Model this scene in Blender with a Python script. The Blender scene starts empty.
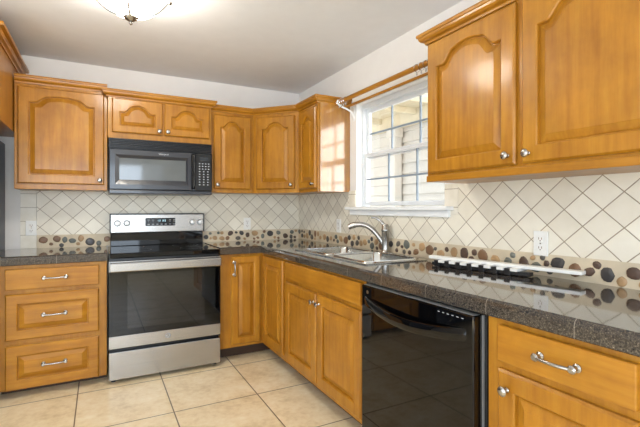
import bpy, bmesh, math, random
from mathutils import Vector, Matrix
rnd = random.Random(7)
PI = math.pi
SC = bpy.context.scene
COL = SC.collection

# ---------------------------------------------------------------- camera
cam_d = bpy.data.cameras.new('camera')
cam = bpy.data.objects.new('camera', cam_d)
COL.objects.link(cam)
cam.location = (-1.8455, -3.9617, 1.2396)
cam.rotation_euler = (PI / 2, 0, -0.4862)
cam_d.sensor_width = 36.0
cam_d.lens = 36.0 * 416.85 / 640.0
cam_d.shift_y = -5.15 / 640.0
cam_d.clip_start = 0.02
SC.camera = cam

# ---------------------------------------------------------------- world, lights, exposure
w = bpy.data.worlds.new('world')
SC.world = w
w.use_nodes = True
bg = w.node_tree.nodes['Background']
bg.inputs[0].default_value = (0.86, 0.93, 1.0, 1)
bg.inputs[1].default_value = 1.5

def area(name, loc, target, sx, sy, power, color):
    d = bpy.data.lights.new(name, 'AREA')
    d.shape = 'RECTANGLE'
    d.size, d.size_y = sx, sy
    d.energy = power
    d.color = color
    o = bpy.data.objects.new(name, d)
    COL.objects.link(o)
    o.location = loc
    o.rotation_euler = (Vector(target) - Vector(loc)).to_track_quat('-Z', 'Y').to_euler()
    return o

area('fill_left', (-3.93, -3.6, 1.1), (0, -3.4, 1.0), 2.6, 2.0, 16, (0.78, 0.88, 1.0))  # added area fill in an unseen left opening, in place of daylight
area('fill_rear', (-2.1, -6.55, 1.45), (-2.1, 0, 1.30), 2.1, 1.4, 54, (0.70, 0.84, 1.0))  # added area fill behind the camera, at an unseen rear opening

sd = bpy.data.lights.new('sun', 'SUN')
sd.energy = 15
sd.angle = 0.01
sd.color = (1.0, 0.97, 0.92)
so = bpy.data.objects.new('sun', sd)
COL.objects.link(so)
so.location = (0, 8, 9)
so.rotation_euler = Vector((0.22, -0.58, -0.78)).to_track_quat('-Z', 'Y').to_euler()

SC.view_settings.view_transform = 'Standard'
SC.view_settings.look = 'None'
SC.view_settings.gamma = 1.0
SC.view_settings.use_curve_mapping = False
SC.view_settings.exposure = 0.68

# ---------------------------------------------------------------- materials
def lin(c):
    return tuple(((x / 255) / 12.92 if x / 255 <= 0.04045 else ((x / 255 + 0.055) / 1.055) ** 2.4) for x in c) + (1,)

class NT:
    def __init__(s, name):
        s.m = bpy.data.materials.new(name)
        s.m.use_nodes = True
        s.t = s.m.node_tree
        s.b = s.t.nodes['Principled BSDF']
    def n(s, typ, **kw):
        o = s.t.nodes.new(typ)
        for k, v in kw.items():
            setattr(o, k, v)
        return o
    def l(s, a, b):
        s.t.links.new(a, b)
    def math(s, op, a, b=None, c=None):
        o = s.n('ShaderNodeMath', operation=op)
        for i, v in enumerate((a, b, c)):
            if v is None:
                continue
            if isinstance(v, (int, float)):
                o.inputs[i].default_value = v
            else:
                s.l(v, o.inputs[i])
        return o.outputs[0]
    def mix(s, f, a, b):
        o = s.n('ShaderNodeMix', data_type='RGBA')
        for i, v in ((0, f), (6, a), (7, b)):
            if isinstance(v, (int, float, tuple)):
                o.inputs[i].default_value = v
            else:
                s.l(v, o.inputs[i])
        return o.outputs[2]
    def ramp(s, f, stops):
        o = s.n('ShaderNodeValToRGB')
        e = o.color_ramp.elements
        while len(e) < len(stops):
            e.new(0.5)
        for i, (p, c) in enumerate(stops):
            e[i].position = p
            e[i].color = c
        s.l(f, o.inputs[0])
        return o.outputs[0]
    def noise(s, vec, scale, detail=4, rough=0.55):
        o = s.n('ShaderNodeTexNoise')
        o.inputs['Scale'].default_value = scale
        o.inputs['Detail'].default_value = detail
        o.inputs['Roughness'].default_value = rough
        if vec is not None:
            s.l(vec, o.inputs['Vector'])
        return o.outputs[0]
    def mapping(s, vec, scale=(1, 1, 1), rot=(0, 0, 0)):
        o = s.n('ShaderNodeMapping')
        o.inputs['Scale'].default_value = scale
        o.inputs['Rotation'].default_value = rot
        s.l(vec, o.inputs['Vector'])
        return o.outputs[0]
    def objvec(s, rand=False):
        tc = s.n('ShaderNodeTexCoord').outputs['Object']
        if not rand:
            return tc
        oi = s.n('ShaderNodeObjectInfo').outputs['Random']
        k = s.math('MULTIPLY', oi, 37.0)
        v = s.n('ShaderNodeVectorMath', operation='ADD')
        s.l(tc, v.inputs[0])
        cb = s.n('ShaderNodeCombineXYZ')
        for i in range(3):
            s.l(k, cb.inputs[i])
        s.l(cb.outputs[0], v.inputs[1])
        return v.outputs[0]
    def bump(s, h, strength=0.2, dist=0.002):
        o = s.n('ShaderNodeBump')
        o.inputs['Strength'].default_value = strength
        o.inputs['Distance'].default_value = dist
        s.l(h, o.inputs['Height'])
        s.l(o.outputs[0], s.b.inputs['Normal'])
    def set(s, **kw):
        for k, v in kw.items():
            s.b.inputs[k.replace('_', ' ')].default_value = v

def plain(name, rgb, rough=0.5, metal=0.0, var=0.04, **kw):
    t = NT(name)
    c = lin(rgb)
    nz = t.noise(t.objvec(), 9.0, 3)
    lo = tuple(x * (1 - var) for x in c[:3]) + (1,)
    hi = tuple(min(1, x * (1 + var)) for x in c[:3]) + (1,)
    t.l(t.ramp(nz, [(0.3, lo), (0.7, hi)]), t.b.inputs['Base Color'])
    t.set(Roughness=rough, Metallic=metal, **kw)
    return t.m

def wood(name, scale, a, b, c):
    t = NT(name)
    v = t.objvec(True)
    grain = t.noise(t.mapping(v, scale), 2.2, 6, 0.62)
    blotch = t.noise(v, 5.0, 4, 0.6)
    col = t.ramp(grain, [(0.15, lin(a)), (0.52, lin(b)), (0.92, lin(c))])
    dk = t.ramp(blotch, [(0.3, (0.74, 0.70, 0.64, 1)), (0.65, (1, 1, 1, 1))])
    mx = t.n('ShaderNodeMix', data_type='RGBA', blend_type='MULTIPLY')
    mx.inputs[0].default_value = 1.0
    t.l(col, mx.inputs[6])
    t.l(dk, mx.inputs[7])
    t.l(mx.outputs[2], t.b.inputs['Base Color'])
    t.set(Roughness=0.38, Coat_Weight=0.25, Coat_Roughness=0.13, Specular_IOR_Level=0.35)
    t.bump(grain, 0.05, 0.001)
    return t.m

WA, WB, WC = (148, 92, 16), (177, 119, 28), (195, 144, 48)
M = {}
M['wood_v'] = wood('maple_vertical', (14, 14, 1.1), WA, WB, WC)
M['wood_h'] = wood('maple_horizontal', (1.1, 1.1, 16), WA, WB, WC)
M['wood_gloss'] = wood('maple_gloss_panel', (14, 14, 1.1), WA, WB, WC)
_b = M['wood_gloss'].node_tree.nodes['Principled BSDF'].inputs
_b['Coat Weight'].default_value = 1.0; _b['Coat IOR'].default_value = 2.25; _b['Coat Roughness'].default_value = 0.12
M['toe_shade'] = plain('shaded_toe_wood', (62, 40, 22), 0.6)  # wood darkened to put the shade of the toe recess into its colour
M['nickel'] = plain('satin_nickel', (176, 173, 168), 0.26, 1.0)
M['chrome'] = plain('polished_chrome', (222, 222, 222), 0.08, 1.0)
M['white_plastic'] = plain('white_plastic', (236, 234, 228), 0.35)
M['white_paint'] = plain('white_gloss_paint', (238, 238, 236), 0.35)
M['wall_paint'] = plain('wall_paint', (230, 226, 221), 0.85, var=0.015)
M['ceiling_paint'] = plain('ceiling_paint', (230, 230, 231), 0.9, var=0.015)
M['black_plastic'] = plain('black_plastic', (22, 22, 24), 0.3)
M['black_gloss'] = plain('black_gloss', (6, 6, 7), 0.04, Specular_IOR_Level=0.42)
M['black_glass'] = plain('black_glass', (5, 5, 6), 0.03, Specular_IOR_Level=0.45)
M['microwave_black'] = plain('microwave_black', (44, 46, 52), 0.3, Coat_Weight=0.3)
M['grey_window'] = plain('oven_window', (20, 21, 23), 0.03, Specular_IOR_Level=0.6)
M['mesh_window'] = plain('microwave_window', (92, 96, 97), 0.06, Coat_Weight=0.3, Coat_Roughness=0.05)
M['slot_black'] = plain('slot_black', (12, 12, 12), 0.7)
M['slate'] = plain('fridge_slate', (52, 58, 70), 0.35, 0.4)
M['grey_mark'] = plain('grey_mark', (176, 180, 184), 0.5)
M['burner_grey'] = plain('burner_grey', (60, 60, 62), 0.3)
M['display'] = plain('display_glass', (30, 34, 38), 0.1)
M['bronze_slot'] = plain('outlet_slot', (120, 84, 52), 0.6)
M['silver_logo'] = plain('silver_logo', (188, 190, 192), 0.3, 0.7)

def emis(name, rgb, strength):
    t = NT(name)
    t.set(Base_Color=lin(rgb), Emission_Color=lin(rgb), Emission_Strength=strength)
    return t.m
M['digits'] = emis('display_digits', (190, 225, 235), 0.5)
M['lamp_glass'] = emis('lit_alabaster_glass', (255, 249, 238), 27.0)

t = NT('brushed_stainless')
v = t.objvec()
st = t.noise(t.mapping(v, (1.0, 1.0, 120)), 3, 2)
br = t.noise(t.mapping(v, (5, 5, 0.6)), 1.2, 2)
t.l(t.ramp(st, [(0.3, lin((166, 164, 160))), (0.7, lin((176, 173, 169)))]), t.b.inputs['Base Color'])
t.set(Metallic=1.0, Roughness=0.24)
M['steel'] = t.m

t = NT('sink_steel')
st = t.noise(t.mapping(t.objvec(), (120, 3, 3)), 3, 3)
t.l(t.ramp(st, [(0.3, lin((196, 198, 196))), (0.7, lin((216, 217, 215)))]), t.b.inputs['Base Color'])
t.set(Metallic=1.0, Roughness=0.2)
M['sink'] = t.m

t = NT('granite_tile')
v = t.objvec()
sp = t.noise(v, 230, 4, 0.7)
vo = t.n('ShaderNodeTexVoronoi')
vo.inputs['Scale'].default_value = 170
t.l(v, vo.inputs['Vector'])
c1 = t.ramp(sp, [(0.33, lin((22, 20, 19))), (0.48, lin((62, 56, 50))), (0.62, lin((94, 85, 74))), (0.76, lin((166, 154, 136)))])
c2 = t.mix(t.math('MULTIPLY', t.math('GREATER_THAN', vo.outputs['Color'], 0.80), 0.75), c1, lin((38, 36, 38)))
sx = t.n('ShaderNodeSeparateXYZ')
t.l(v, sx.inputs[0])
def joint(o, per, off, wd):
    f = t.math('FRACT', t.math('DIVIDE', t.math('ADD', o, 50 * per + off), per))
    return t.math('LESS_THAN', t.math('ABSOLUTE', t.math('SUBTRACT', f, 0.5)), wd / per / 2)
jm = t.math('MAXIMUM', joint(sx.outputs[0], 0.305, 0.12, 0.0022), joint(sx.outputs[1], 0.305, 0.02, 0.0022))
t.l(t.mix(t.math('MULTIPLY', jm, 0.7), c2, lin((150, 140, 128))), t.b.inputs['Base Color'])
t.set(Roughness=0.07, Coat_Weight=0.5, Coat_Roughness=0.03)
M['granite'] = t.m

def diag_tile(name, haxis, h0, z0, hs, zs):
    t = NT(name)
    v = t.objvec()
    s = t.n('ShaderNodeSeparateXYZ')
    t.l(v, s.inputs[0])
    h = t.math('DIVIDE', t.math('SUBTRACT', s.outputs[haxis], h0), hs)
    z = t.math('DIVIDE', t.math('SUBTRACT', s.outputs[2], z0), zs)
    a = t.math('ADD', t.math('ADD', h, z), 100)
    b = t.math('ADD', t.math('SUBTRACT', h, z), 100)
    fa, fb = t.math('FRACT', a), t.math('FRACT', b)
    da = t.math('MINIMUM', fa, t.math('SUBTRACT', 1.0, fa))
    db = t.math('MINIMUM', fb, t.math('SUBTRACT', 1.0, fb))
    dd = t.math('MINIMUM', da, db)
    g = t.n('ShaderNodeMapRange')
    g.inputs[1].default_value = 0.010
    g.inputs[2].default_value = 0.024
    t.l(dd, g.inputs[0])
    cb = t.n('ShaderNodeCombineXYZ')
    t.l(t.math('FLOOR', a), cb.inputs[0])
    t.l(t.math('FLOOR', b), cb.inputs[1])
    wn = t.n('ShaderNodeTexWhiteNoise')
    t.l(cb.outputs[0], wn.inputs['Vector'])
    cloud = t.noise(v, 14, 4)
    f = t.math('ADD', t.math('MULTIPLY', wn.outputs['Value'], 0.5), t.math('MULTIPLY', cloud, 0.5))
    col = t.ramp(f, [(0.2, lin((222, 213, 194))), (0.8, lin((240, 233, 216)))])
    t.l(t.mix(g.outputs[0], lin((150, 132, 106)), col), t.b.inputs['Base Color'])
    t.set(Roughness=0.38)
    t.bump(g.outputs[0], 0.5, 0.002)
    return t.m
M['tile_back'] = diag_tile('backsplash_tile_rear', 0, -2.189, 1.304, 0.150, 0.143)
M['tile_right'] = diag_tile('backsplash_tile_side', 1, -2.985, 1.234, 0.161, 0.144)

def square_tile(name, ax, off, z0):
    t = NT(name)
    s = t.n('ShaderNodeSeparateXYZ')
    v = t.objvec()
    t.l(v, s.inputs[0])
    z = t.math('FRACT', t.math('ADD', t.math('DIVIDE', t.math('SUBTRACT', s.outputs[2], z0), 0.108), 50))
    d = t.math('MINIMUM', z, t.math('SUBTRACT', 1.0, z))
    cl = t.noise(v, 12, 3)
    col = t.ramp(cl, [(0.3, lin((224, 216, 198))), (0.7, lin((238, 231, 216)))])
    t.l(t.mix(t.math('GREATER_THAN', d, 0.018), lin((158, 141, 116)), col), t.b.inputs['Base Color'])
    t.set(Roughness=0.4)
    return t.m
M['tile_square'] = square_tile('border_tile', 2, 0, 1.03)
M['grout'] = plain('tile_grout', (154, 137, 112), 0.9)
M['pebble_bed'] = plain('pebble_bed', (208, 192, 164), 0.55, var=0.12)
for i, c in enumerate([(66, 62, 60), (92, 84, 76), (128, 96, 70), (176, 142, 102), (104, 106, 98), (86, 66, 54)]):
    M['pebble%d' % i] = plain('river_pebble_%s' % 'abcdef'[i], c, 0.4, var=0.25)

t = NT('floor_tile')
v = t.objvec()
s = t.n('ShaderNodeSeparateXYZ')
t.l(v, s.inputs[0])
PX, PY = 0.53, 0.56
fx = t.math('FRACT', t.math('ADD', t.math('DIVIDE', t.math('ADD', s.outputs[0], 1.975), PX), 40))
fy = t.math('FRACT', t.math('ADD', t.math('DIVIDE', t.math('ADD', s.outputs[1], 1.305), PY), 40))
dx = t.math('MINIMUM', fx, t.math('SUBTRACT', 1.0, fx))
dy = t.math('MINIMUM', fy, t.math('SUBTRACT', 1.0, fy))
g = t.n('ShaderNodeMapRange')
g.inputs[1].default_value = 0.0045
g.inputs[2].default_value = 0.0085
t.l(t.math('MINIMUM', dx, dy), g.inputs[0])
n1 = t.noise(v, 5.5, 6, 0.62)
n2 = t.noise(v, 26, 4, 0.6)
f = t.math('ADD', t.math('MULTIPLY', n1, 0.65), t.math('MULTIPLY', n2, 0.35))
col = t.ramp(f, [(0.34, lin((212, 187, 143))), (0.50, lin((235, 215, 177))), (0.66, lin((245, 231, 202)))])
t.l(t.mix(g.outputs[0], lin((112, 92, 68)), col), t.b.inputs['Base Color'])
t.set(Roughness=0.33)
t.bump(g.outputs[0], 0.4, 0.003)
M['floor'] = t.m

t = NT('window_pane')
tr = t.n('ShaderNodeBsdfTransparent')
gl = t.n('ShaderNodeBsdfGlossy')
gl.inputs['Roughness'].default_value = 0.0
ms = t.n('ShaderNodeMixShader')
ms.inputs[0].default_value = 0.06
t.l(tr.outputs[0], ms.inputs[1])
t.l(gl.outputs[0], ms.inputs[2])
t.l(ms.outputs[0], t.t.nodes['Material Output'].inputs['Surface'])
M['pane'] = t.m
t = NT('vinyl_window')
t.set(Base_Color=lin((226, 229, 231)), Roughness=0.4)
M['vinyl'] = t.m
M['muntin'] = plain('muntin_backlit', (138, 152, 166), 0.4)  # grey puts the backlit shade of the muntins into their colour
M['knob_steel'] = plain('bright_knob', (226, 225, 222), 0.35, 0.5)
M['siding'] = plain('cream_siding', (206, 203, 196), 0.7)
M['soffit'] = plain('porch_soffit', (206, 196, 170), 0.8)
M['ground'] = plain('patio_concrete', (150, 146, 138), 0.9)

# ---------------------------------------------------------------- mesh helpers
ORG = {}      # object name -> world origin
def wpos(o):
    return ORG[o.name] if o is not None else Vector((0, 0, 0))

def bx(bm, x0, x1, y0, y1, z0, z1, bevel=0.0, mi=0, seg=2):
    x0, x1 = sorted((x0, x1)); y0, y1 = sorted((y0, y1)); z0, z1 = sorted((z0, z1))
    r = bmesh.ops.create_cube(bm, size=1.0)
    vs = r['verts']
    for q in vs:
        q.co = Vector(((x0 + x1) / 2 + q.co.x * (x1 - x0), (y0 + y1) / 2 + q.co.y * (y1 - y0), (z0 + z1) / 2 + q.co.z * (z1 - z0)))
    fs = list({f for q in vs for f in q.link_faces})
    for f in fs:
        f.material_index = mi
    if bevel > 0:
        es = list({e for q in vs for e in q.link_edges})
        r = bmesh.ops.bevel(bm, geom=es, offset=bevel, segments=seg, profile=0.5, affect='EDGES')
        for f in r['faces']:
            f.material_index = mi
    return bm

def box(*a, bevel=0.0, **k):
    bm = bmesh.new()
    return bx(bm, *a, bevel=bevel, **k)

def ring_bridge(bm, rings, close=True, cap0=False, cap1=False, mi=0):
    vr = [[bm.verts.new(p) for p in r] for r in rings]
    for a, b in zip(vr, vr[1:]):
        n = len(a)
        for i in range(n if close else n - 1):
            j = (i + 1) % n
            try:
                f = bm.faces.new((a[i], a[j], b[j], b[i]))
                f.material_index = mi
            except ValueError:
                pass
    if cap0:
        f = bm.faces.new(vr[0][::-1]); f.material_index = mi
    if cap1:
        f = bm.faces.new(vr[-1]); f.material_index = mi
    return vr

def tube(bm, pts, r, n=12, caps=True, mi=0):
    pts = [Vector(p) for p in pts]
    if not isinstance(r, (list, tuple)):
        r = [r] * len(pts)
    rings = []
    up = None
    for i, p in enumerate(pts):
        d = (pts[min(i + 1, len(pts) - 1)] - pts[max(i - 1, 0)]).normalized()
        if up is None:
            up = Vector((0, 0, 1)) if abs(d.z) < 0.9 else Vector((1, 0, 0))
        a = d.cross(up).normalized()
        up = a.cross(d).normalized()
        rings.append([p + (a * math.cos(2 * PI * k / n) + up * math.sin(2 * PI * k / n)) * r[i] for k in range(n)])
    ring_bridge(bm, rings, True, caps, caps, mi)
    return bm

def lathe(bm, org, axis, prof, n=24, mi=0):
    org, axis = Vector(org), Vector(axis).normalized()
    u = axis.orthogonal().normalized()
    v = axis.cross(u)
    rings = [[org + axis * h + (u * math.cos(2 * PI * k / n) + v * math.sin(2 * PI * k / n)) * max(r, 1e-4) for k in range(n)] for r, h in prof]
    ring_bridge(bm, rings, True, True, True, mi)
    return bm

def smooth_path(pts, k=6):
    pts = [Vector(p) for p in pts]
    out = []
    for i in range(len(pts) - 1):
        p0, p1, p2, p3 = pts[max(i - 1, 0)], pts[i], pts[i + 1], pts[min(i + 2, len(pts) - 1)]
        for j in range(k):
            s = j / k
            out.append(0.5 * ((2 * p1) + (p2 - p0) * s + (2 * p0 - 5 * p1 + 4 * p2 - p3) * s * s + (3 * p1 - p0 - 3 * p2 + p3) * s ** 3))
    out.append(pts[-1])
    return out

def part(name, bm, mat, parent=None, origin=None, smooth=False, fix=True):
    if fix:
        bmesh.ops.recalc_face_normals(bm, faces=bm.faces)
    co = [q.co for q in bm.verts]
    if origin is None:
        lo = [min(c[i] for c in co) for i in range(3)]
        hi = [max(c[i] for c in co) for i in range(3)]
        origin = Vector(((lo[0] + hi[0]) / 2, (lo[1] + hi[1]) / 2, lo[2]))
    origin = Vector(origin)
    for q in bm.verts:
        q.co -= origin
    me = bpy.data.meshes.new(name)
    bm.to_mesh(me)
    bm.free()
    for m in (mat if isinstance(mat, (list, tuple)) else [mat]):
        me.materials.append(M[m])
    if smooth:
        for p in me.polygons:
            p.use_smooth = True
    o = bpy.data.objects.new(name, me)
    COL.objects.link(o)
    o.location = origin - wpos(parent)
    o.parent = parent
    ORG[o.name] = origin
    if smooth:
        try:
            md = o.modifiers.new('sm', 'EDGE_SPLIT'); md.split_angle = math.radians(40)
        except Exception:
            pass
    return o

def tag(o, label, cat, group=None):
    o['label'] = label
    o['category'] = cat
    if group:
        o['group'] = group
    return o

def thing(name, label, cat, loc, group=None):
    o = bpy.data.objects.new(name, None)
    COL.objects.link(o)
    o.empty_display_size = 0.1
    o.location = loc
    ORG[o.name] = Vector(loc)
    return tag(o, label, cat, group)

def struct(name, bm, mat, **k):
    o = part(name, bm, mat, None, origin=(0, 0, 0), **k)
    o['kind'] = 'structure'
    return o

class Face:
    """local frame on a cabinet face: u along the face, v up, n outward"""
    def __init__(s, O, U, N):
        s.O, s.U, s.N, s.Z = Vector(O), Vector(U).normalized(), Vector(N).normalized(), Vector((0, 0, 1))
    def p(s, u, v, n=0.0):
        return s.O + s.U * u + s.Z * v + s.N * n

def fbox(bm, F, u0, u1, v0, v1, n0, n1, bevel=0.0, mi=0):
    st = len(bm.verts)
    tmp = box(u0, u1, n0, n1, v0, v1, bevel=bevel)
    mp = {}
    for q in tmp.verts:
        mp[q] = bm.verts.new(F.p(q.co.x, q.co.z, q.co.y))
    for f in tmp.faces:
        try:
            g = bm.faces.new([mp[q] for q in f.verts]); g.material_index = mi
        except ValueError:
            pass
    tmp.free()
    return bm

ARCH = (0.88, 0.55, 0.70)
def rect_ring(F, u0, u1, v0, v1, n, K, rise=0.0):
    """ring: along bottom (2 pts), then K points along the top from right to left.  rise > 0 -> cathedral top"""
    pts = [F.p(u0, v0, n), F.p(u1, v0, n)]
    for k in range(K):
        s = 1 - k / (K - 1)
        x = abs(s - 0.5) * 2
        e0, e1, hm = ARCH
        if x > e0:
            h = 0.0
        elif x > e1:
            q = (e0 - x) / (e0 - e1)
            h = hm * (q * q * (3 - 2 * q))
        else:
            h = hm + (1 - hm) * math.cos(x / e1 * PI / 2)
        pts.append(F.p(u0 + (u1 - u0) * s, v1 - rise * (1 - h), n))
    return pts

def panel_door(name, F, u0, u1, v0, v1, parent, fw=0.058, rise=0.0, thick=0.02, grain='wood_v', bevel_w=0.028, fwt=None):
    global ARCH
    wd = u1 - u0 - 2 * fw
    fl = min(.05, .15 * wd) / (wd / 2)
    sl = min(.07, .42 * wd / 2) / (wd / 2)
    ARCH = (1 - fl * .75, 1 - fl * .75 - sl, .78)
    K = 33 if rise > 0 else 9
    T = thick
    if fwt is None:
        fwt = fw
    bm = bmesh.new()
    e = 0.008
    a0, a1, b0, b1 = u0 + fw, u1 - fw, v0 + fw, v1 - fwt
    rings = [rect_ring(F, u0, u1, v0, v1, 0, K), rect_ring(F, u0, u1, v0, v1, T - e, K),
             rect_ring(F, u0 + e, u1 - e, v0 + e, v1 - e, T, K),
             rect_ring(F, a0, a1, b0, b1, T, K, rise),
             rect_ring(F, a0 + .005, a1 - .005, b0 + .005, b1 - .005, T - .004, K, rise),
             rect_ring(F, a0 + .006, a1 - .006, b0 + .006, b1 - .006, T - .0165, K, rise),
             rect_ring(F, a0 + .014, a1 - .014, b0 + .014, b1 - .014, T - .0166, K, rise)]
    ring_bridge(bm, rings)
    d = part(name, bm, grain, parent)
    bm = bmesh.new()
    c = .0105
    r0 = rect_ring(F, a0 + c, a1 - c, b0 + c, b1 - c, T - .0165, K, rise)
    r1 = rect_ring(F, a0 + c + .004, a1 - c - .004, b0 + c + .004, b1 - c - .004, T - .0135, K, rise)
    w_ = bevel_w
    r2 = rect_ring(F, a0 + c + w_, a1 - c - w_, b0 + c + w_, b1 - c - w_, T - .003, K, rise)
    r3 = rect_ring(F, a0 + c + w_ + .002, a1 - c - w_ - .002, b0 + c + w_ + .002, b1 - c - w_ - .002, T - .0015, K, rise)
    ring_bridge(bm, [r0, r1, r2, r3], True, False, True)
    part('panel', bm, grain, d)
    return d

def knob(F, u, v, parent, n0=0.02):
    bm = bmesh.new()
    lathe(bm, F.p(u, v, n0), F.N, [(0.009, 0), (0.006, 0.004), (0.0055, 0.012), (0.013, 0.017), (0.0165, 0.021), (0.0165, 0.024), (0.012, 0.028), (0.004, 0.0295)], 20)
    return part('knob', bm, 'nickel', parent, smooth=True)

def pull(F, u, v, length, parent, vertical=False, n0=0.02):
    """bow handle with round feet"""
    bm = bmesh.new()
    h = length / 2
    def q(s, n):
        return F.p(u, v + s, n) if vertical else F.p(u + s, v, n)
    for s in (-h, h):
        lathe(bm, q(s, n0), F.N, [(0.0125, 0), (0.0125, 0.004), (0.007, 0.008), (0.006, 0.022), (0.010, 0.026), (0.0125, 0.030), (0.008, 0.035)], 16)
    path = [q(-h, n0 + .027), q(-h * .6, n0 + .034), q(-h * .2, n0 + .037), q(h * .2, n0 + .037), q(h * .6, n0 + .034), q(h, n0 + .027)]
    tube(bm, smooth_path(path, 4), 0.0055, 10)
    return part('handle', bm, 'nickel', parent, smooth=True)

def crown_sweep(path, z0, side, parent, ends=(None, None), h=0.055, proj=0.042, name='crown_moulding'):
    """path: list of (x,y) on the cabinet face; side: +1/-1 picks the outward side. ends: neighbour points for mitres"""
    prof = [(0.0, 0.0), (0.009, 0.0), (0.011, 0.009), (0.016, 0.013), (0.027, 0.017), (0.034, 0.027), (0.036, 0.037), (proj, 0.039), (proj + .002, 0.047), (proj, h), (0.0, h)]
    P = [Vector((p[0], p[1], 0)) for p in path]
    full = ([Vector((*ends[0], 0))] if ends[0] else []) + P + ([Vector((*ends[1], 0))] if ends[1] else [])
    off = 1 if ends[0] else 0
    rings = []
    for i in range(len(P)):
        k = i + off
        dirs = []
        if k > 0:
            dirs.append((full[k] - full[k - 1]).normalized())
        if k < len(full) - 1:
            dirs.append((full[k + 1] - full[k]).normalized())
        ns = [Vector((-d.y, d.x, 0)) * side for d in dirs]
        nn = sum(ns, Vector()).normalized()
        nn = nn / max(0.3, nn.dot(ns[0]))
        rings.append([P[i] + nn * a + Vector((0, 0, z0 + b)) for a, b in prof])
    bm = bmesh.new()
    ring_bridge(bm, rings, True, True, True)
    return part(name, bm, 'wood_h', parent)

# ---------------------------------------------------------------- the setting
XL, YB, CE = -3.95, -6.6, 2.435
struct('floor', box(XL - .1, 0.1, YB - .1, 0.1, -0.08, 0), 'floor')
struct('ceiling', box(XL - .1, 0.13, YB - .1, 0.12, CE, CE + .08), 'ceiling_paint')
struct('wall_back', box(XL - .1, 0.14, 0.0, 0.12, 0, CE), 'wall_paint')
WY0, WY1, WZ0, WZ1 = -2.09, -1.10, 1.25, 2.085
bm = bmesh.new()
bx(bm, 0, .13, WY1, 0.0, 0, CE); bx(bm, 0, .13, YB, WY0, 0, CE)
bx(bm, 0, .13, WY0, WY1, 0, WZ0); bx(bm, 0, .13, WY0, WY1, WZ1, CE)
struct('wall_right', bm, 'wall_paint')
bm = bmesh.new()
bx(bm, XL - .1, XL, -2.2, 0, 0, CE); bx(bm, XL - .1, XL, YB, -5.0, 0, CE); bx(bm, XL - .1, XL, -5.0, -2.2, 2.15, CE)
struct('wall_left', bm, 'wall_paint')
bm = bmesh.new()
bx(bm, XL - .1, -3.2, YB - .1, YB, 0, CE); bx(bm, -.6, 0.13, YB - .1, YB, 0, CE); bx(bm, -3.2, -.6, YB - .1, YB, 2.2, CE); bx(bm, -3.2, -.6, YB - .1, YB, 0, .7)
struct('wall_front', bm, 'wall_paint')

CT, CB = 0.925, 0.868       # counter top and underside of its edge
BZ = 1.027                  # top of the pebble band
# diagonal wall tile
struct('trim_1', box(-2.284, -0.009, -.009, 0, BZ, 1.386), 'tile_back')
bm = bmesh.new()
YS = -3.75
bx(bm, -.009, 0, -1.0, 0.0, BZ, 1.386); bx(bm, -.009, 0, YS, -2.2, BZ, 1.40)
bx(bm, -.009, 0, -2.2, -1.0, BZ, 1.200)
struct('trim_2', bm, 'tile_right')
# straight border tiles
bm = bmesh.new()
bx(bm, -2.391, -2.286, -.0095, 0, CT, 1.386, .001)
struct('trim_3', bm, 'tile_square')
bm = bmesh.new()
bx(bm, -.0095, 0, -1.099, -1.002, 1.20, 1.386, .001); bx(bm, -.0095, 0, -2.198, -2.092, 1.20, 1.385, .001)
struct('trim_4', bm, 'tile_square')
# river pebble band
def pebble_band(name, axis, a0, a1):
    bm = bmesh.new()
    if axis == 'x':
        bx(bm, a0, a1, -.0105, 0, CT, BZ)
    else:
        bx(bm, -.0105, 0, a0, a1, CT, BZ)
    placed = []
    tries = 0
    L = a1 - a0
    while tries < 9000:
        tries += 1
        big = tries < 2500
        r = rnd.uniform(.024, .037) if big else rnd.uniform(.014, .024)
        asp = rnd.uniform(.72, .95)
        h = rnd.uniform(r + .003, L - r - .003); z = rnd.uniform(r * .85 + .002, BZ - CT - r * .85 - .002)
        if any((h - p[0]) ** 2 + (z - p[1]) ** 2 < (r + p[2] + .002) ** 2 * .93 for p in placed):
            continue
        if (big and len([1 for p in placed if p[2] > .022]) > L * 14) or len(placed) > L * 23:
            continue
        placed.append((h, z, r))
        rot = rnd.uniform(-.7, .7) if rnd.random() < .75 else PI / 2
        n = 12
        wob = [rnd.uniform(.9, 1.06) for _ in range(n)]
        rings = []
        for (rr, dd) in ((1, .0), (.97, .0035), (.8, .0062), (.45, .0078)):
            ring = []
            for k in range(n):
                an = 2 * PI * k / n
                x, y = r * rr * math.cos(an) * wob[k], r * asp * rr * math.sin(an) * wob[k]
                x, y = x * math.cos(rot) - y * math.sin(rot), x * math.sin(rot) + y * math.cos(rot)
                zz = min(max(CT + z + y, CT + .001), BZ - .001)
                if axis == 'x':
                    ring.append((a0 + h + x, -.0095 - dd, zz))
                else:
                    ring.append((-.0095 - dd, a0 + h + x, zz))
            rings.append(ring)
        ring_bridge(bm, rings, True, False, True, 1 + rnd.choices(range(6), [3, 3, 4, 5, 3, 3])[0])
    return struct(name, bm, ['pebble_bed'] + ['pebble%d' % i for i in range(6)])
pebble_band('trim_5', 'x', -2.285, -0.012)
pebble_band('trim_6', 'y', YS, 0)

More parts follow.
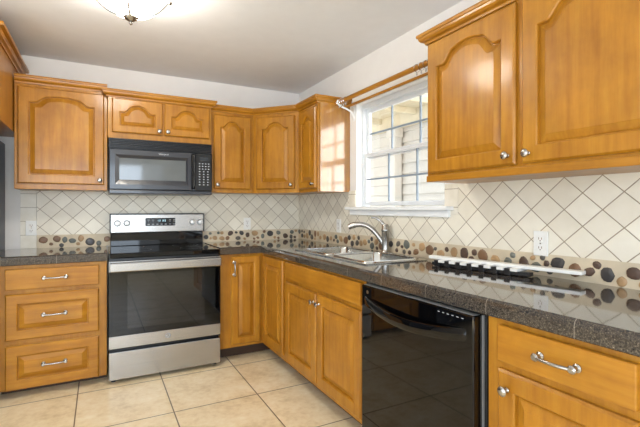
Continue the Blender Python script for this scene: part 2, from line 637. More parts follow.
# kitchen window: painted sill and jambs, two sashes
win = struct('window_1', (lambda b: (bx(b, 0.0, .125, WY1 - .004, WY1 + .002, 1.25, WZ1), bx(b, 0, .125, WY0 - .002, WY0 + .004, 1.25, WZ1), bx(b, 0, .125, WY0, WY1, WZ1 - .004, WZ1 + .002), b)[-1])(bmesh.new()), 'white_paint')
bm = bmesh.new()
bx(bm, -.062, .125, -2.165, -1.02, 1.228, 1.252, .004); bx(bm, -.03, -.001, -2.14, -1.045, 1.186, 1.228, .004)
o = part('window_sill', bm, 'white_paint', win)
def sash(z0, z1, x0, x1, cols, rows, fr=.03):
    y0, y1 = WY0 + .022, WY1 - .022
    bm = bmesh.new()
    bx(bm, x0, x1, y0, y0 + fr, z0, z1, .003); bx(bm, x0, x1, y1 - fr, y1, z0, z1, .003)
    bx(bm, x0, x1, y0 + fr, y1 - fr, z0, z0 + fr, .003); bx(bm, x0, x1, y0 + fr, y1 - fr, z1 - fr, z1, .003)
    s_ = part('sash', bm, 'vinyl', win)
    bm = bmesh.new()
    xm = (x0 + x1) / 2
    for i in range(1, cols):
        y = y0 + (y1 - y0) * i / cols
        bx(bm, xm - .006, xm + .006, y - .006, y + .006, z0 + fr - .002, z1 - fr + .002)
    for i in range(1, rows):
        z = z0 + (z1 - z0) * i / rows
        bx(bm, xm - .0065, xm + .0065, y0 + fr - .002, y1 - fr + .002, z - .006, z + .006)
    part('muntin', bm, 'muntin', s_)
    part('pane', box(xm + .009, xm + .012, y0 + fr - .003, y1 - fr + .003, z0 + fr - .003, z1 - fr + .003), 'pane', s_)
sash(1.640, 2.045, .092, .118, 3, 2)
sash(1.262, 1.682, .062, .088, 3, 2)
bm = bmesh.new()
for (a, b, c, d) in ((WY0 + .005, WY0 + .022, 1.255, WZ1 - .005), (WY1 - .022, WY1 - .005, 1.255, WZ1 - .005)):
    bx(bm, .055, .124, a, b, c, d)
bx(bm, .055, .124, WY0 + .022, WY1 - .022, 2.045, WZ1 - .005)
part('window_frame', bm, 'vinyl', win)

# porch outside the window
struct('trim_7', box(.14, 9, -9, 9, -.3, -.1), 'ground')
bm = bmesh.new()
for k in range(20):
    z0 = -.1 + k * .155
    vs = [bm.verts.new(p) for p in ((2.16, -1.2, z0), (2.16, 6.5, z0), (2.20, 6.5, z0 + .157), (2.20, -1.2, z0 + .157), (2.30, -1.2, z0), (2.30, 6.5, z0), (2.30, 6.5, z0 + .157), (2.30, -1.2, z0 + .157))]
    for f in ((0, 1, 2, 3), (4, 5, 6, 7), (0, 1, 5, 4), (3, 2, 6, 7), (0, 3, 7, 4), (1, 2, 6, 5)):
        bm.faces.new([vs[i] for i in f])
struct('wall_outside', bm, 'siding')
struct('glare_wall', box(.9, 8, -5.9, -5.6, -.1, 4.2), 'white_paint')  # unseen white wall, added for the glossy end panel to reflect
bm = bmesh.new()
bx(bm, .2, 2.16, .2, 6.5, 2.62, 2.70)
for k in range(6):
    bx(bm, .2, 2.16, .5 + k * .8, .58 + k * .8, 2.54, 2.62)
bx(bm, 2.02, 2.16, -1.2, 6.5, 2.44, 2.62)
struct('trim_8', bm, 'soffit')
for y in (1.05, -1.15):
    bm = bmesh.new()
    bx(bm, 2.02, 2.15, y - .07, y + .07, -.1, 2.44, .005); bx(bm, 1.99, 2.155, y - .10, y + .10, -.1, .15, .005); bx(bm, 1.99, 2.155, y - .10, y + .10, 2.30, 2.44, .005)
    o = part('porch_post', bm, 'siding', None)
    tag(o, 'white square porch post outside, by the cream siding' + (' behind the middle panes' if y > 0 else ' at its right end'), 'post', 'porch posts')

# ---------------------------------------------------------------- wall cabinets
FB = lambda y: Face((0, y, 0), (1, 0, 0), (0, -1, 0))     # faces toward the viewer on the rear wall: u = x
FR = lambda x: Face((x, 0, 0), (0, -1, 0), (-1, 0, 0))    # right wall: u = -y

def carcass(F, u0, u1, v0, v1, depth, parent, name='case'):
    """box with a face frame lip"""
    bm = bmesh.new()
    fbox(bm, F, u0, u1, v0, v1, -depth, 0.0, .0025)
    return part(name, bm, 'wood_v', parent)

UG = 'wall cabinets'
CZ = 2.112          # crown underside
# left
c = thing('wall_cabinet', 'single door honey maple wall cabinet left of the microwave, above the outlet', 'cabinet', (-2.09, -.15, 1.38), UG)
carcass(FB(-.30), -2.387, -1.793, 1.38, CZ + .07, .299, c)
d = panel_door('door', FB(-.301), -2.366, -1.815, 1.421, 2.122, c, rise=.055, fwt=.052, fw=.064)
knob(FB(-.301), -1.845, 1.455, d)
crown_sweep([(-2.385, -.30), (-1.793, -.30)], CZ + .032, -1, c)
# over the microwave
c = thing('wall_cabinet', 'short two door honey maple wall cabinet over the black microwave', 'cabinet', (-1.39, -.17, 1.79), UG)
carcass(FB(-.345), -1.791, -.995, 1.788, CZ + .05, .344, c)
for (a, b, kx) in ((-1.762, -1.392, -1.418), (-1.379, -1.013, -1.353)):
    d = panel_door('door', FB(-.346), a, b, 1.832, 2.098, c, rise=.060, fw=.052, fwt=.042, bevel_w=.022)
    knob(FB(-.346), kx, 1.862, d)
crown_sweep([(-1.791, -.302), (-1.791, -.345), (-.995, -.345), (-.995, -.302)], CZ - .006, -1, c)
# right of microwave
c = thing('wall_cabinet', 'single door honey maple wall cabinet between the microwave and the angled corner cabinet', 'cabinet', (-.80, -.15, 1.38), UG)
carcass(FB(-.30), -.993, -.602, 1.378, CZ + .02, .299, c)
d = panel_door('door', FB(-.301), -.966, -.628, 1.411, 2.062, c, rise=.052, fwt=.05)
knob(FB(-.301), -.937, 1.447, d)
crown_sweep([(-.993, -.30), (-.60, -.30)], CZ - .024, -1, c, ends=(None, (-.30, -.64)))
# diagonal corner
c = thing('corner_wall_cabinet', 'angled corner wall cabinet with arched door where the two tiled walls meet', 'cabinet', (-.25, -.25, 1.378), UG)
A, B = Vector((-.60, -.30, 0)), Vector((-.30, -.64, 0))
U = (B - A).normalized()
N = Vector((U.y, -U.x, 0))
if N.y > 0:
    N = -N
bm = bmesh.new()
foot = [(-.60, -.001), (-.001, -.001), (-.001, -.64), (-.30, -.64), (-.60, -.30)]
ring_bridge(bm, [[(x, y, 1.378) for x, y in foot], [(x, y, CZ + .02) for x, y in foot]], True, True, True)
part('case', bm, 'wood_v', c)
FD = Face(A + N * .001, U, N)
LD = (B - A).length
d = panel_door('door', FD, .035, LD - .035, 1.411, 2.06, c, rise=.052, fwt=.05)
knob(FD, LD - .065, 1.447, d)
crown_sweep([(-.60, -.30), (-.30, -.64)], CZ - .024, -1, c, ends=((-.993, -.30), (-.30, -1.0)))
# right wall, left of window
c = thing('wall_cabinet', 'narrow door honey maple wall cabinet with glossy plain end panel beside the window', 'cabinet', (-.15, -.82, 1.375), UG)
part('end_panel', box(-.282, -.001, -1.0085, -1.0005, 1.376, 2.09, bevel=.001), 'wood_gloss', c)
carcass(FR(-.30), .642, 1.0, 1.375, CZ + .02, .299, c)
d = panel_door('door', FR(-.301), .672, .985, 1.405, 2.06, c, rise=.052, fwt=.05, fw=.055)
knob(FR(-.301), .952, 1.44, d)
crown_sweep([(-.30, -.64), (-.30, -1.0), (-.002, -1.0)], CZ - .024, -1, c, ends=((-.60, -.30), None))
# right of the window, large
c = thing('wall_cabinet', 'large two door honey maple wall cabinet to the right of the window', 'cabinet', (-.15, -2.83, 1.385), UG)
carcass(FR(-.30), 2.265, 3.40, 1.385, CZ + .05, .299, c)
bm = bmesh.new()
fbox(bm, FR(-.30), 2.262, 3.402, 1.379, 1.412, -.298, .006, .003)
part('light_rail', bm, 'wood_h', c)
for (a, b, k) in ((2.283, 2.806, 2.772), (2.838, 3.365, 2.868)):
    d = panel_door('door', FR(-.301), a, b, 1.423, 2.100, c, rise=.075, fw=.064, fwt=.055)
    knob(FR(-.301), k, 1.462, d)
crown_sweep([(-.002, -2.265), (-.30, -2.265), (-.30, -3.40)], CZ - .002, -1, c)
# over the fridge
c = thing('fridge_cabinet', 'deep maple cabinet above the refrigerator, at the far left', 'cabinet', (-2.9, -.45, 1.79), UG)
bm = bmesh.new()
bx(bm, -3.38, -2.392, -.93, -.001, 1.79, 2.31, .003)
part('case', bm, 'wood_v', c)
FF = FB(-.931)
for (a, b, k) in ((-3.36, -2.90, -2.93), (-2.88, -2.41, -2.85)):
    d = panel_door('door', FF, a, b, 1.82, 2.20, c, rise=.06, fwt=.05)
    knob(FF, k, 1.85, d)
crown_sweep([(-3.38, -.93), (-2.392, -.93), (-2.392, -.002)], 2.258, -1, c, h=.062, proj=.056)

# ---------------------------------------------------------------- fridge
c = thing('refrigerator', 'dark slate refrigerator at the far left, under the deep maple cabinet', 'refrigerator', (-2.93, -.42, 0))
part('body', box(-3.37, -2.482, -.76, -.03, .03, 1.735, bevel=.012), 'slate', c)
for nm, (a, b) in (('door', (-3.37, -2.93)), ('door', (-2.922, -2.482))):
    d = part(nm, box(a, b, -.84, -.765, .62, 1.735, bevel=.015), 'slate', c)
    bm = bmesh.new()
    x = -2.965 if a < -3 else -2.887
    tube(bm, [(x, -.842, .80), (x, -.885, .84), (x, -.885, 1.56), (x, -.842, 1.60)], .011)
    part('handle', bm, 'nickel', d, smooth=True)
d = part('drawer', box(-3.37, -2.482, -.84, -.765, .06, .612, bevel=.015), 'slate', c)
bm = bmesh.new()
tube(bm, [(-3.2, -.842, .53), (-3.17, -.885, .53), (-2.68, -.885, .53), (-2.65, -.842, .53)], .011)
part('handle', bm, 'nickel', d, smooth=True)
for sx_ in (-3.3, -2.55):
    for sy_ in (-.7, -.1):
        bm = bmesh.new(); lathe(bm, (sx_, sy_, 0), (0, 0, 1), [(.02, 0), (.02, .02), (.012, .02), (.012, .035)], 12)
        part('foot', bm, 'black_plastic', c)

# ---------------------------------------------------------------- base cabinets
BG = 'base cabinets'
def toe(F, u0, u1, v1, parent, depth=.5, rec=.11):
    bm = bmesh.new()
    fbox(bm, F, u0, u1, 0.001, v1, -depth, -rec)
    return part('toe_kick', bm, 'toe_shade', parent)
# left drawer bank
c = thing('drawer_cabinet', 'maple base cabinet with three drawers to the left of the range', 'cabinet', (-2.1, -.32, 0), BG)
F = FB(-.63)
carcass(F, -2.425, -1.800, .055, .867, .61, c)
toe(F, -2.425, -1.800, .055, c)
F2 = FB(-.631)
bm = bmesh.new(); fbox(bm, F2, -2.385, -1.850, .708, .842, 0, .02, .005)
d = part('drawer', bm, 'wood_h', c)
pull(F2, -2.110, .778, .125, d)
for (z0, z1, h) in ((.380, .680, .535), (.058, .345, .209)):
    d = panel_door('drawer', F2, -2.385, -1.850, z0, z1, c, fw=.062, grain='wood_h', bevel_w=.028)
    pull(F2, -2.113, h, .125, d)
# corner base with two doors
c = thing('corner_base_cabinet', 'maple corner base cabinet with two narrow doors meeting at the inside corner', 'cabinet', (-.4, -.4, 0), BG)
bm = bmesh.new()
bx(bm, -.995, -.632, -.632, -.612, .108, .867); bx(bm, -.632, -.612, -1.118, -.612, .108, .867)
bx(bm, -.995, -.980, -.612, -.002, .125, .867); bx(bm, -.980, -.002, -.612, -.002, .125, .140); bx(bm, -.612, -.002, -1.118, -.612, .125, .140)
part('case', bm, 'wood_v', c)
bm = bmesh.new()
foot = [(-.995, -.002), (-.002, -.002), (-.002, -1.118), (-.52, -1.118), (-.52, -.52), (-.995, -.52)]
ring_bridge(bm, [[(x, y, .001) for x, y in foot], [(x, y, .1245) for x, y in foot]], True, True, True)
part('toe_kick', bm, 'toe_shade', c)
d = panel_door('door', FB(-.633), -.905, -.658, .132, .848, c, fw=.05)
pull(FB(-.633), -.885, .752, .10, d, vertical=True)
d = panel_door('door', FR(-.633), .690, 1.105, .150, .850, c, fw=.058)
# sink base
c = thing('sink_cabinet', 'wide maple base cabinet with two doors below the double sink', 'cabinet', (-.32, -1.64, 0), BG)
F = FR(-.632); F2 = FR(-.633)
bm = bmesh.new()
fbox(bm, F, 1.120, 2.172, .108, .867, -.02, 0, .0025); fbox(bm, F, 1.120, 1.135, .108, .867, -.61, -.021); fbox(bm, F, 2.157, 2.172, .108, .867, -.61, -.021)
fbox(bm, F, 1.136, 2.156, .118, .135, -.61, -.021)
part('case', bm, 'wood_v', c)
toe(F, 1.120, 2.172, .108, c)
bm = bmesh.new(); fbox(bm, F2, 1.150, 2.150, .733, .852, 0, .02, .005)
part('false_drawer_front', bm, 'wood_h', c)
for (a, b, k) in ((1.150, 1.642, 1.612), (1.657, 2.150, 1.688)):
    d = panel_door('door', F2, a, b, .140, .705, c, fw=.062)
    knob(F2, k, .648, d)
# right end drawer and door
c = thing('end_base_cabinet', 'maple base cabinet with one drawer over a door to the right of the dishwasher', 'cabinet', (-.32, -3.26, 0), BG)
carcass(F, 2.938, 3.70, .108, .867, .61, c)
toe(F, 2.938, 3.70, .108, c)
bm = bmesh.new(); fbox(bm, F2, 2.990, 3.408, .724, .846, 0, .02, .005)
d = part('drawer', bm, 'wood_h', c)
pull(F2, 3.205, .788, .112, d)
d = panel_door('door', F2, 2.990, 3.408, .140, .698, c, fw=.062)
knob(F2, 3.028, .636, d)

# ---------------------------------------------------------------- counters
def edge_sweep(path, side, parent):
    prof = [(-.06, CB), (0.010, CB), (.014, CB + .004), (.014, CT - .018), (.010, CT - .006), (0.0, CT + .0015), (-.06, CT + .0015)]
    P = [Vector((p[0], p[1], 0)) for p in path]
    rings = []
    for i in range(len(P)):
        ds = []
        if i > 0: ds.append((P[i] - P[i - 1]).normalized())
        if i < len(P) - 1: ds.append((P[i + 1] - P[i]).normalized())
        ns = [Vector((-d.y, d.x, 0)) * side for d in ds]
        nn = sum(ns, Vector()).normalized(); nn = nn / nn.dot(ns[0])
        rings.append([P[i] + nn * a + Vector((0, 0, b)) for a, b in prof])
    bm = bmesh.new()
    ring_bridge(bm, rings, True, True, True)
    return part('edge', bm, 'granite', parent, origin=(0, 0, 0) if parent is None else None)
c = thing('countertop', 'short grey granite tile counter over the drawers to the left of the range', 'countertop', (-2.13, -.33, CB), 'granite counters')
part('slab', box(-2.472, -1.797, -.60, -.001, CB + .002, CT), 'granite', c)
edge_sweep([(-2.472, -.645), (-1.797, -.645)], -1, c)
c = thing('countertop', 'long grey granite tile counter turning the corner under the window', 'countertop', (-.33, -1.8, CB), 'granite counters')
SX0, SX1, SY0, SY1 = -.535, -.115, -2.035, -1.120       # sink cut-out
bm = bmesh.new()
bx(bm, -.997, -.60, -.60, -.001, CB + .002, CT)
bx(bm, -.60, -.001, SY1, -.001, CB + .002, CT)
bx(bm, -.60, SX0, SY0, SY1, CB + .002, CT)
bx(bm, SX1, -.001, SY0, SY1, CB + .002, CT)
bx(bm, -.60, -.001, YS, SY0, CB + .002, CT)
part('slab', bm, 'granite', c)
edge_sweep([(-.997, -.645), (-.645, -.645), (-.645, YS)], -1, c)

# ---------------------------------------------------------------- sink and faucet
c = thing('kitchen_sink', 'stainless double bowl sink set in the granite counter below the window', 'sink', (-.30, -1.56, CT))
bm = bmesh.new()
ZR = CT + .007
ox0, ox1, oy0, oy1 = SX0 - .014, SX1 + .014, SY0 - .014, SY1 + .014
ym = -1.56
def bowl(x0, x1, y0, y1, cx0, cx1, cy0, cy1, depth, nm):
    b = bmesh.new()
    r = .055
    def rr(x0, x1, y0, y1, r, z):
        out = []
        for (cx, cy, a0) in ((x1 - r, y1 - r, 0), (x0 + r, y1 - r, 90), (x0 + r, y0 + r, 180), (x1 - r, y0 + r, 270)):
            for k in range(9):
                a = math.radians(a0 + k * 90 / 8)
                out.append((cx + r * math.cos(a), cy + r * math.sin(a), z))
        return out
    def sq(z):
        out = []
        rect = ((cx1, cy1), (cx0, cy1), (cx0, cy0), (cx1, cy0))
        base = rr(x0, x1, y0, y1, r, z)
        for i, (px_, py_) in enumerate(rect):
            for k in range(9):
                bxx = base[i * 9 + k]
                if k == 4: out.append((px_, py_, z)); continue
                horiz = (i % 2 == 0)
                onx = (k < 4) == horiz
                out.append((px_, bxx[1], z) if onx else (bxx[0], py_, z))
        return out
    ring_bridge(b, [sq(CT + .0015), sq(ZR - .001), sq(ZR), rr(x0 - .003, x1 + .003, y0 - .003, y1 + .003, r, ZR), rr(x0, x1, y0, y1, r, ZR - .006),
                    rr(x0 + .006, x1 - .006, y0 + .006, y1 - .006, r, ZR - depth + .04), rr(x0 + .02, x1 - .02, y0 + .02, y1 - .02, r, ZR - depth + .008),
                    rr(x0 + .05, x1 - .05, y0 + .05, y1 - .05, r * .6, ZR - depth)], True, False, True)
    p = part(nm, b, 'sink', c, smooth=True)
    b = bmesh.new()
    lp = rr(x0 - .004, x1 + .004, y0 - .004, y1 + .004, r, ZR + .0015)
    tube(b, lp + [lp[0]], .0055, 8, caps=False)
    part('lip', b, 'chrome', p, smooth=True)
    b = bmesh.new()
    lathe(b, ((x0 + x1) / 2, (y0 + y1) / 2, ZR - depth + .0005), (0, 0, 1), [(.045, 0), (.045, .003), (.036, .004), (.034, .001), (.005, .001)], 24)
    part('drain', b, 'chrome', p, smooth=True)
bowl(-.508, -.135, -1.535, -1.146, ox0, ox1, ym, oy1, .19, 'bowl')
bowl(-.508, -.135, -2.008, -1.585, ox0, ox1, oy0, ym, .19, 'bowl')
# faucet
fy = -1.575
FXX = -.062
c = thing('kitchen_faucet', 'satin nickel pull-out faucet with arched spout standing behind the sink', 'faucet', (FXX, fy, CT))
b = bmesh.new()
lathe(b, (FXX, fy, CT + .0005), (0, 0, 1), [(.034, 0), (.034, .006), (.0285, .012), (.026, .03), (.0255, .150), (.029, .155), (.029, .165), (.026, .170), (.025, .190), (.018, .202), (.003, .206)], 28)
part('body', b, 'nickel', c, smooth=True)
b = bmesh.new()
sp = smooth_path([(FXX - q_, fy + q_, CT + z_) for q_, z_ in ((.008, .055), (.030, .105), (.060, .157), (.090, .187), (.122, .199), (.150, .197), (.166, .190))], 6)
nn_ = len(sp)
tube(b, sp, [.016 + .005 * (i / nn_) for i in range(nn_)], 16)
s_ = part('spout', b, 'nickel', c, smooth=True)
b = bmesh.new()
tube(b, [(FXX - .156, fy + .156, CT + .196), (FXX - .188, fy + .188, CT + .180)], [.0225, .019], 16)
part('spray_head', b, 'nickel', s_, smooth=True)
b = bmesh.new()
tube(b, smooth_path([(FXX - .004, fy + .002, CT + .190), (FXX - .028, fy + .018, CT + .222), (FXX - .055, fy + .036, CT + .245), (FXX - .085, fy + .055, CT + .250)], 5), [.010] * 5 + [.008] * 6 + [.006] * 5, 12)
part('lever', b, 'nickel', c, smooth=True)

# ---------------------------------------------------------------- range
c = thing('range', 'stainless electric range with black glass cooktop between the base cabinets', 'stove', (-1.397, -.36, 0))
RX0, RX1 = -1.789, -1.007
part('body', box(RX0 + .004, RX1 - .004, -.655, -.045, .045, .905, bevel=.004), 'black_plastic', c)
bm = bmesh.new()
bx(bm, RX0, RX1, -.698, -.045, .885, .922, .006)
ck = part('cooktop', bm, 'black_glass', c)
for (x, y, r) in ((-1.60, -.50, .105), (-1.19, -.50, .085), (-1.60, -.22, .08), (-1.19, -.22, .105)):
    bm = bmesh.new()
    n = 40
    ring_bridge(bm, [[(x + q * math.cos(2 * PI * k / n), y + q * math.sin(2 * PI * k / n), .9223) for k in range(n)] for q in (r, r + .003)])
    part('burner_ring', bm, 'burner_grey', ck)
# back guard
part('guard_base', box(RX0 + .022, RX1 - .002, -.075, -.012, .922, 1.03, bevel=.004), 'black_gloss', c)
gp = part('control_panel', box(RX0 + .022, RX1 + .004, -.088, -.012, 1.032, 1.190, bevel=.006), 'steel', c)
part('end_cap', box(RX0 + .017, RX0 + .0235, -.09, -.012, 1.03, 1.193, bevel=.002), 'black_plastic', c)
part('end_cap', box(RX1 + .003, RX1 + .009, -.09, -.012, 1.03, 1.193, bevel=.002), 'black_plastic', c)
part('top_trim', box(RX0 + .022, RX1 + .004, -.09, -.012, 1.1895, 1.195, bevel=.002), 'black_plastic', c)
dp = part('display', box(-1.498, -1.252, -.0925, -.086, 1.088, 1.156, bevel=.004), 'display', gp)
FG = Face((0, -.0925, 0), (1, 0, 0), (0, -1, 0))
bm = bmesh.new()
for k in range(7):
    u = -1.48 + k * .035
    fbox(bm, FG, u, u + .016, 1.099, 1.105, 0, .0008)
    if k not in (2, 3, 4):
        fbox(bm, FG, u, u + .016, 1.135, 1.141, 0, .0008); fbox(bm, FG, u + .004, u + .012, 1.121, 1.125, 0, .0008)
part('button_mark', bm, 'grey_mark', dp)
bm = bmesh.new()
def seg_digit(bm, F, u, v, w, h, segs, t=.0022):
    S = {'a': (0, w, h - t, h), 'd': (0, w, 0, t), 'g': (0, w, h / 2 - t / 2, h / 2 + t / 2), 'f': (0, t, h / 2, h), 'b': (w - t, w, h / 2, h), 'e': (0, t, 0, h / 2), 'c': (w - t, w, 0, h / 2)}
    for s in segs:
        a0, a1, b0, b1 = S[s]
        fbox(bm, F, u + a0, u + a1, v + b0, v + b1, 0, .0009)
for u, s in ((-1.406, 'bc'), (-1.388, 'abged'), (-1.362, 'abged'), (-1.345, 'abcdef')):
    seg_digit(bm, FG, u + .003, 1.125, .009, .015, s)
part('clock_digit', bm, 'digits', dp)
for x, z in ((-1.714, 1.114), (-1.643, 1.114), (-1.106, 1.117), (-1.038, 1.117)):
    bm = bmesh.new()
    lathe(bm, (x, -.0875, z), (0, -1, 0), [(.027, 0), (.027, .004), (.0225, .008), (.0205, .026), (.018, .029), (.004, .030)], 28)
    kb = part('knob', bm, 'knob_steel', c, smooth=True)
    part('grip', box(x - .005, x + .005, -.126, -.112, z - .019, z + .019, bevel=.003), 'knob_steel', kb)
# oven door
d = part('oven_door', box(RX0, RX1, -.700, -.657, .243, .868, bevel=.004), 'black_gloss', c)
part('steel_panel', box(RX0, RX1, -.7045, -.6985, .252, .338, bevel=.0015), 'steel', d)
part('glass', box(RX0, RX1, -.7035, -.6985, .340, .790, bevel=.001), 'black_glass', d)
part('window', box(-1.671, -1.130, -.7045, -.7030, .385, .770), 'grey_window', d)
part('top_trim', box(RX0, RX1, -.7045, -.6985, .792, .866, bevel=.0015), 'steel', d)
bm = bmesh.new()
bx(bm, RX0 + .004, RX1 - .004, -.758, -.738, .795, .858, .008, seg=3)
for x in (RX0 + .02, RX1 - .02):
    bx(bm, x - .014, x + .014, -.742, -.704, .808, .846, .003)
part('handle', bm, 'steel', d)
bm = bmesh.new()
lathe(bm, (-1.398, -.7046, .298), (0, -1, 0), [(.0205, 0), (.0205, .0012)], 32)
lg = part('emblem', bm, 'silver_logo', d)
bm = bmesh.new()
def ringflat(bm, x, y, z, r0, r1, n=32):
    ring_bridge(bm, [[(x + r * math.cos(2 * PI * k / n), y, z + r * math.sin(2 * PI * k / n)) for k in range(n)] for r in (r0, r1)])
ringflat(bm, -1.398, -.7062, .298, .0165, .0185)
for sgn in (-1, 1):
    tube(bm, smooth_path([(-1.398 + sgn * .011, -.7060, .305), (-1.398 + sgn * .004, -.7060, .309), (-1.398 + sgn * .002, -.7060, .298), (-1.398 + sgn * .006, -.7060, .289), (-1.398 + sgn * .011, -.7060, .292), (-1.398 + sgn * .006, -.7060, .298)], 4), .0011, 6)
part('emblem_mark', bm, 'black_plastic', lg)
d = part('storage_drawer', box(RX0, RX1, -.700, -.657, .030, .225, bevel=.004), 'steel', c)
for x in (RX0 + .03, RX1 - .03):
    for y in (-.63, -.1):
        bm = bmesh.new(); lathe(bm, (x, y, 0), (0, 0, 1), [(.018, 0), (.018, .012), (.01, .014), (.01, .05)], 12)
        part('foot', bm, 'black_plastic', c)

# ---------------------------------------------------------------- microwave
c = thing('microwave', 'black over-the-range microwave mounted under the short wall cabinet', 'microwave', (-1.39, -.2, 1.35))
MX0, MX1 = -1.783, -1.001
part('body', box(MX0, MX1, -.375, -.012, 1.352, 1.783, bevel=.005), 'microwave_black', c)
bm = bmesh.new()
bx(bm, MX0, MX1, -.382, -.374, 1.703, 1.783)
for k in range(6):
    z = 1.708 + k * .0125
    bx(bm, MX0 + .004, MX1 - .004, -.408, -.380, z, z + .0062, .001)
part('vent_grille', bm, 'black_plastic', c)
d = bmesh.new()
FM = Face((0, -.376, 0), (1, 0, 0), (0, -1, 0))
K = 9
rr_ = lambda a, b, e, f, n: rect_ring(FM, a, b, e, f, n, K)
ring_bridge(d, [rr_(MX0, -1.163, 1.385, 1.700, 0), rr_(MX0, -1.163, 1.385, 1.700, .026), rr_(MX0 + .006, -1.169, 1.391, 1.694, .032),
                rr_(-1.742, -1.200, 1.425, 1.655, .034), rr_(-1.712, -1.216, 1.462, 1.630, .020)], True, True, True)
dm = part('door', d, 'microwave_black', c)
part('window', box(-1.712, -1.216, -.3985, -.3955, 1.462, 1.630), 'mesh_window', dm)
bm = bmesh.new()
bx(bm, -1.176, -1.148, -.432, -.408, 1.400, 1.690, .009, seg=3)
part('handle', bm, 'black_gloss', dm)
p = part('control_panel', box(-1.146, MX1, -.408, -.376, 1.385, 1.700, bevel=.005), 'black_gloss', c)
part('display', box(-1.104, -1.036, -.4095, -.4075, 1.640, 1.668), 'display', p)
FK = Face((0, -.408, 0), (1, 0, 0), (0, -1, 0))
bm = bmesh.new()
for r in range(9):
    for q in range(3 if r > 2 else 4):
        st = .034 if r > 2 else .025
        u = -1.112 + q * st
        z = 1.610 - r * .022
        fbox(bm, FK, u, u + .011, z, z + .0065, -.0005, .0012)
part('key_mark', bm, 'grey_mark', p)
bm = bmesh.new()
bx(bm, MX0, MX1, -.400, -.374, 1.352, 1.383, .006)
part('bottom_trim', bm, 'microwave_black', c)
def text(s, name, F, u, v, size, mat, parent):
    cu = bpy.data.curves.new(name, 'FONT')
    cu.body = s
    cu.size = size
    cu.align_x = 'CENTER'
    cu.extrude = .0005
    to = bpy.data.objects.new(name, cu)
    COL.objects.link(to)
    bpy.context.view_layer.update()
    me = bpy.data.meshes.new_from_object(to)
    bpy.data.objects.remove(to)
    bm = bmesh.new()
    bm.from_mesh(me)
    bpy.data.meshes.remove(me)
    for q in bm.verts:
        q.co = F.p(u + q.co.x, v + q.co.y, .0006 + q.co.z)
    return part(name, bm, mat, parent)
text('Whirlpool', 'brand_lettering', Face((0, -.4085, 0), (1, 0, 0), (0, -1, 0)), -1.39, 1.668, .018, 'grey_mark', dm)

# ---------------------------------------------------------------- dishwasher
c = thing('dishwasher', 'glossy black dishwasher with curved handle below the granite counter', 'dishwasher', (-.33, -2.55, 0))
F = FR(-.632)
bm = bmesh.new(); fbox(bm, F, 2.178, 2.932, .10, .862, -.57, -.002)
part('body', bm, 'black_plastic', c)
bm = bmesh.new(); fbox(bm, F, 2.182, 2.928, .001, .10, -.5, -.06)
part('toe_kick', bm, 'black_plastic', c)
bm = bmesh.new(); fbox(bm, F, 2.204, 2.916, .105, .858, .0, .048, .006)
d = part('door', bm, 'black_gloss', c)
bm = bmesh.new()
fbox(bm, F, 2.214, 2.906, .8575, .8595, .006, .040)
part('top_controls', bm, 'silver_logo', d)
bm = bmesh.new(); fbox(bm, F, 2.917, 2.9215, .108, .858, .000, .009)
part('side_strip', bm, 'silver_logo', d)
# bowed handle: a deep strip whose middle sags and stands out
bm = bmesh.new()
rings = []
NS = 28
for i in range(NS + 1):
    s = i / NS
    u = 2.225 + s * (2.888 - 2.225)
    k = math.sin(s * PI)
    n = .046 + .036 * k ** .7
    vt = .808 - .032 * k
    vb = .760 - .034 * k
    rings.append([F.p(u, vt, n - .014), F.p(u, vt, n - .004), F.p(u, vt - .006, n), F.p(u, vb + .006, n), F.p(u, vb, n - .004), F.p(u, vb, n - .014)])
ring_bridge(bm, rings, True, True, True)
part('handle', bm, 'black_gloss', d, smooth=True)
FW = FR(-.6805)
bm = bmesh.new()
lathe(bm, FW.p(2.258, .828, 0), FW.N, [(.0095, 0), (.0095, .0008)], 24)
part('emblem', bm, 'nickel', d)
bm = bmesh.new()
for k in range(6):
    fbox(bm, FW, 2.74 + k * .024, 2.750 + k * .024, .8385, .841, 0, .0006)
part('control_mark', bm, 'grey_mark', d)

# ---------------------------------------------------------------- outlets
def outlet(F, u, v, label, w=.072, h=.116, slots=True):
    c = thing('wall_outlet', label, 'outlet', F.p(u, v - h / 2, 0), 'wall outlets')
    bm = bmesh.new(); fbox(bm, F, u - w / 2, u + w / 2, v - h / 2, v + h / 2, .0005, .007, .0025)
    p = part('cover_plate', bm, 'white_plastic', c)
    for dz in (-.021, .021):
        bm = bmesh.new(); fbox(bm, F, u - .0165, u + .0165, v + dz - .014, v + dz + .014, .0065, .0085, .002)
        r = part('receptacle', bm, 'white_plastic', c)
        bm = bmesh.new()
        for du in (-.007, .007):
            fbox(bm, F, u + du - .0015, u + du + .0015, v + dz - .003, v + dz + .007, .0084, .0088)
        fbox(bm, F, u - .0025, u + .0025, v + dz - .011, v + dz - .006, .0084, .0088)
        part('slot', bm, 'bronze_slot', r)
    bm = bmesh.new(); lathe(bm, F.p(u, v, .0068), F.N, [(.0035, 0), (.0035, .001), (.002, .0015)], 10)
    part('screw', bm, 'nickel', c)
outlet(FR(-.0098), 2.715, 1.075, 'white outlet on the right tiled wall, below the large wall cabinet')
outlet(FB(-.0098), -2.320, 1.085, 'white outlet at the left end of the rear tiled wall, above the short counter')
outlet(FB(-.0098), -.567, 1.090, 'white outlet on the rear tiled wall right of the range')
outlet(FR(-.0098), .842, 1.088, 'white outlet on the right tiled wall, left of the faucet')

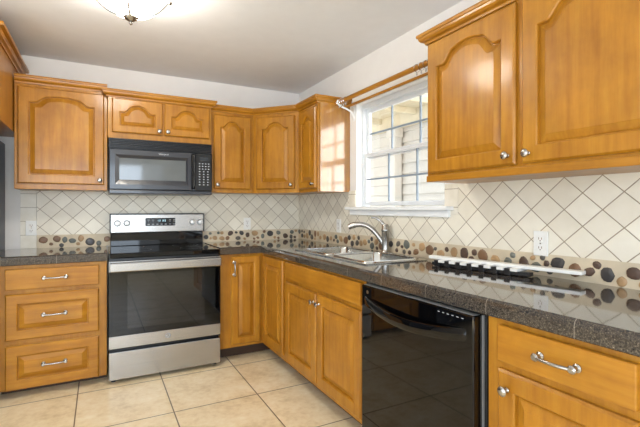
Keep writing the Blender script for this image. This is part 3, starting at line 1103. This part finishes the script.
# ---------------------------------------------------------------- curtain rod
c = thing('curtain_rod', 'double wooden curtain rod on white brackets across the top of the window', 'curtain rod', (-.07, -1.6, 2.06))
RZ = 2.098
bm = bmesh.new(); tube(bm, [(-.135, -1.02, RZ), (-.135, -2.20, RZ)], .017, 16)
fr_ = part('front_rod', bm, 'wood_h', c, smooth=True)
for y, s in ((-1.02, 1), (-2.20, -1)):
    bm = bmesh.new(); lathe(bm, (-.135, y, RZ), (0, s, 0), [(.017, 0), (.021, .003), (.021, .012), (.012, .018), (.018, .026), (.012, .036), (.002, .039)], 16)
    part('finial', bm, 'wood_h', fr_, smooth=True)
bm = bmesh.new(); tube(bm, [(-.075, -1.03, RZ - .035), (-.075, -2.19, RZ - .035)], .010, 14)
part('rear_rod', bm, 'wood_h', c, smooth=True)
for y in (-1.075, -2.225):
    bm = bmesh.new()
    bx(bm, -.008, -.0005, y - .014, y + .014, RZ - .145, RZ - .025, .003)
    tube(bm, smooth_path([(-.006, y, RZ - .12), (-.03, y, RZ - .075), (-.075, y, RZ - .053), (-.120, y, RZ - .040), (-.155, y, RZ - .022)], 5), .0075, 10)
    tube(bm, smooth_path([(-.155, y, RZ - .022), (-.162, y, RZ - .005), (-.156, y, RZ + .010)], 4), .006, 8)
    part('bracket', bm, 'white_paint', c, smooth=True)
for y in (-1.055, -1.095, -1.125, -1.155, -1.99, -2.03, -2.07, -2.105):
    bm = bmesh.new()
    n = 18
    tube(bm, [(-.135 + .0235 * math.cos(2 * PI * k / n), y, RZ - .004 + .0235 * math.sin(2 * PI * k / n)) for k in range(n + 1)], .0022, 6)
    g = part('ring', bm, 'chrome', c, smooth=True)
    bm = bmesh.new()
    bx(bm, -.139, -.131, y - .004, y + .004, RZ - .047, RZ - .027, .0015)
    part('clip', bm, 'chrome', g)

# ---------------------------------------------------------------- rail with clips on the counter
P0, P1 = Vector((-.185, -2.170, 0)), Vector((-.045, -2.930, 0))
U = (P1 - P0).normalized(); N = Vector((U.y, -U.x, 0))
if N.x > 0:
    N = -N
FT = Face(P0, U, N)
LT = (P1 - P0).length
c = thing('clip_rail', 'white rail on black and white clips lying on the counter under the right outlet', 'rail', (P0 + P1) / 2 + Vector((0, 0, CT)))
bm = bmesh.new(); fbox(bm, FT, 0, LT, CT + .034, CT + .050, -.026, .026, .003)
part('rail', bm, 'white_plastic', c)
for k in range(7):
    u = .075 + k * .066
    bm = bmesh.new()
    fbox(bm, FT, u - .016, u + .016, CT + .0005, CT + .034, -.02, .058, .003)
    b_ = part('block', bm, 'black_plastic', c)
    bm = bmesh.new()
    fbox(bm, FT, u + .014, u + .048, CT + .022, CT + .036, -.045, .062, .002)
    part('clip', bm, 'white_plastic', c)
bm = bmesh.new(); fbox(bm, FT, .04, .57, CT + .004, CT + .022, .01, .05, .002)
part('base_bar', bm, 'black_plastic', c)

# ---------------------------------------------------------------- ceiling light
LX, LY, LZ = -1.70, -1.545, 2.255
c = thing('ceiling_light', 'lit round glass bowl ceiling light with nickel straps', 'ceiling light', (LX, LY, LZ - .046))
bm = bmesh.new(); lathe(bm, (LX, LY, CE - .0005), (0, 0, -1), [(.200, 0), (.200, .010), (.185, .020), (.04, .028), (.012, .04), (.012, .13)], 28)
part('canopy', bm, 'nickel', c, smooth=True)
bm = bmesh.new()
prof = [(r_ * .87, h_) for r_, h_ in ((.016, .0), (.06, .006), (.11, .022), (.155, .050), (.188, .085), (.205, .118), (.207, .150), (.201, .150), (.199, .118), (.182, .088), (.150, .055), (.105, .028), (.056, .012), (.016, .006))]
lathe(bm, (LX, LY, LZ), (0, 0, 1), prof, 40)
part('bowl_shade', bm, 'lamp_glass', c, smooth=True)
bm = bmesh.new(); lathe(bm, (LX, LY, LZ - .046), (0, 0, 1), [(.002, 0), (.008, .004), (.010, .010), (.005, .016), (.014, .020), (.030, .030), (.036, .040), (.030, .047), (.008, .049), (.008, .09)], 24)
part('finial', bm, 'nickel', c, smooth=True)
for k in range(4):
    a = math.radians(-100 + 90 * k)
    u = Vector((math.cos(a), math.sin(a), 0))
    O = Vector((LX, LY, LZ))
    bm = bmesh.new()
    tube(bm, smooth_path([O + u * q_ * .87 + Vector((0, 0, z_)) for q_, z_ in ((.02, -.006), (.07, .003), (.125, .022), (.168, .052), (.203, .088), (.226, .122))], 4), .007, 8)
    lathe(bm, O + u * .192 + Vector((0, 0, .100)), u, [(.010, -.006), (.014, 0), (.011, .009), (.004, .016)], 12)
    part('strap', bm, 'nickel', c, smooth=True)
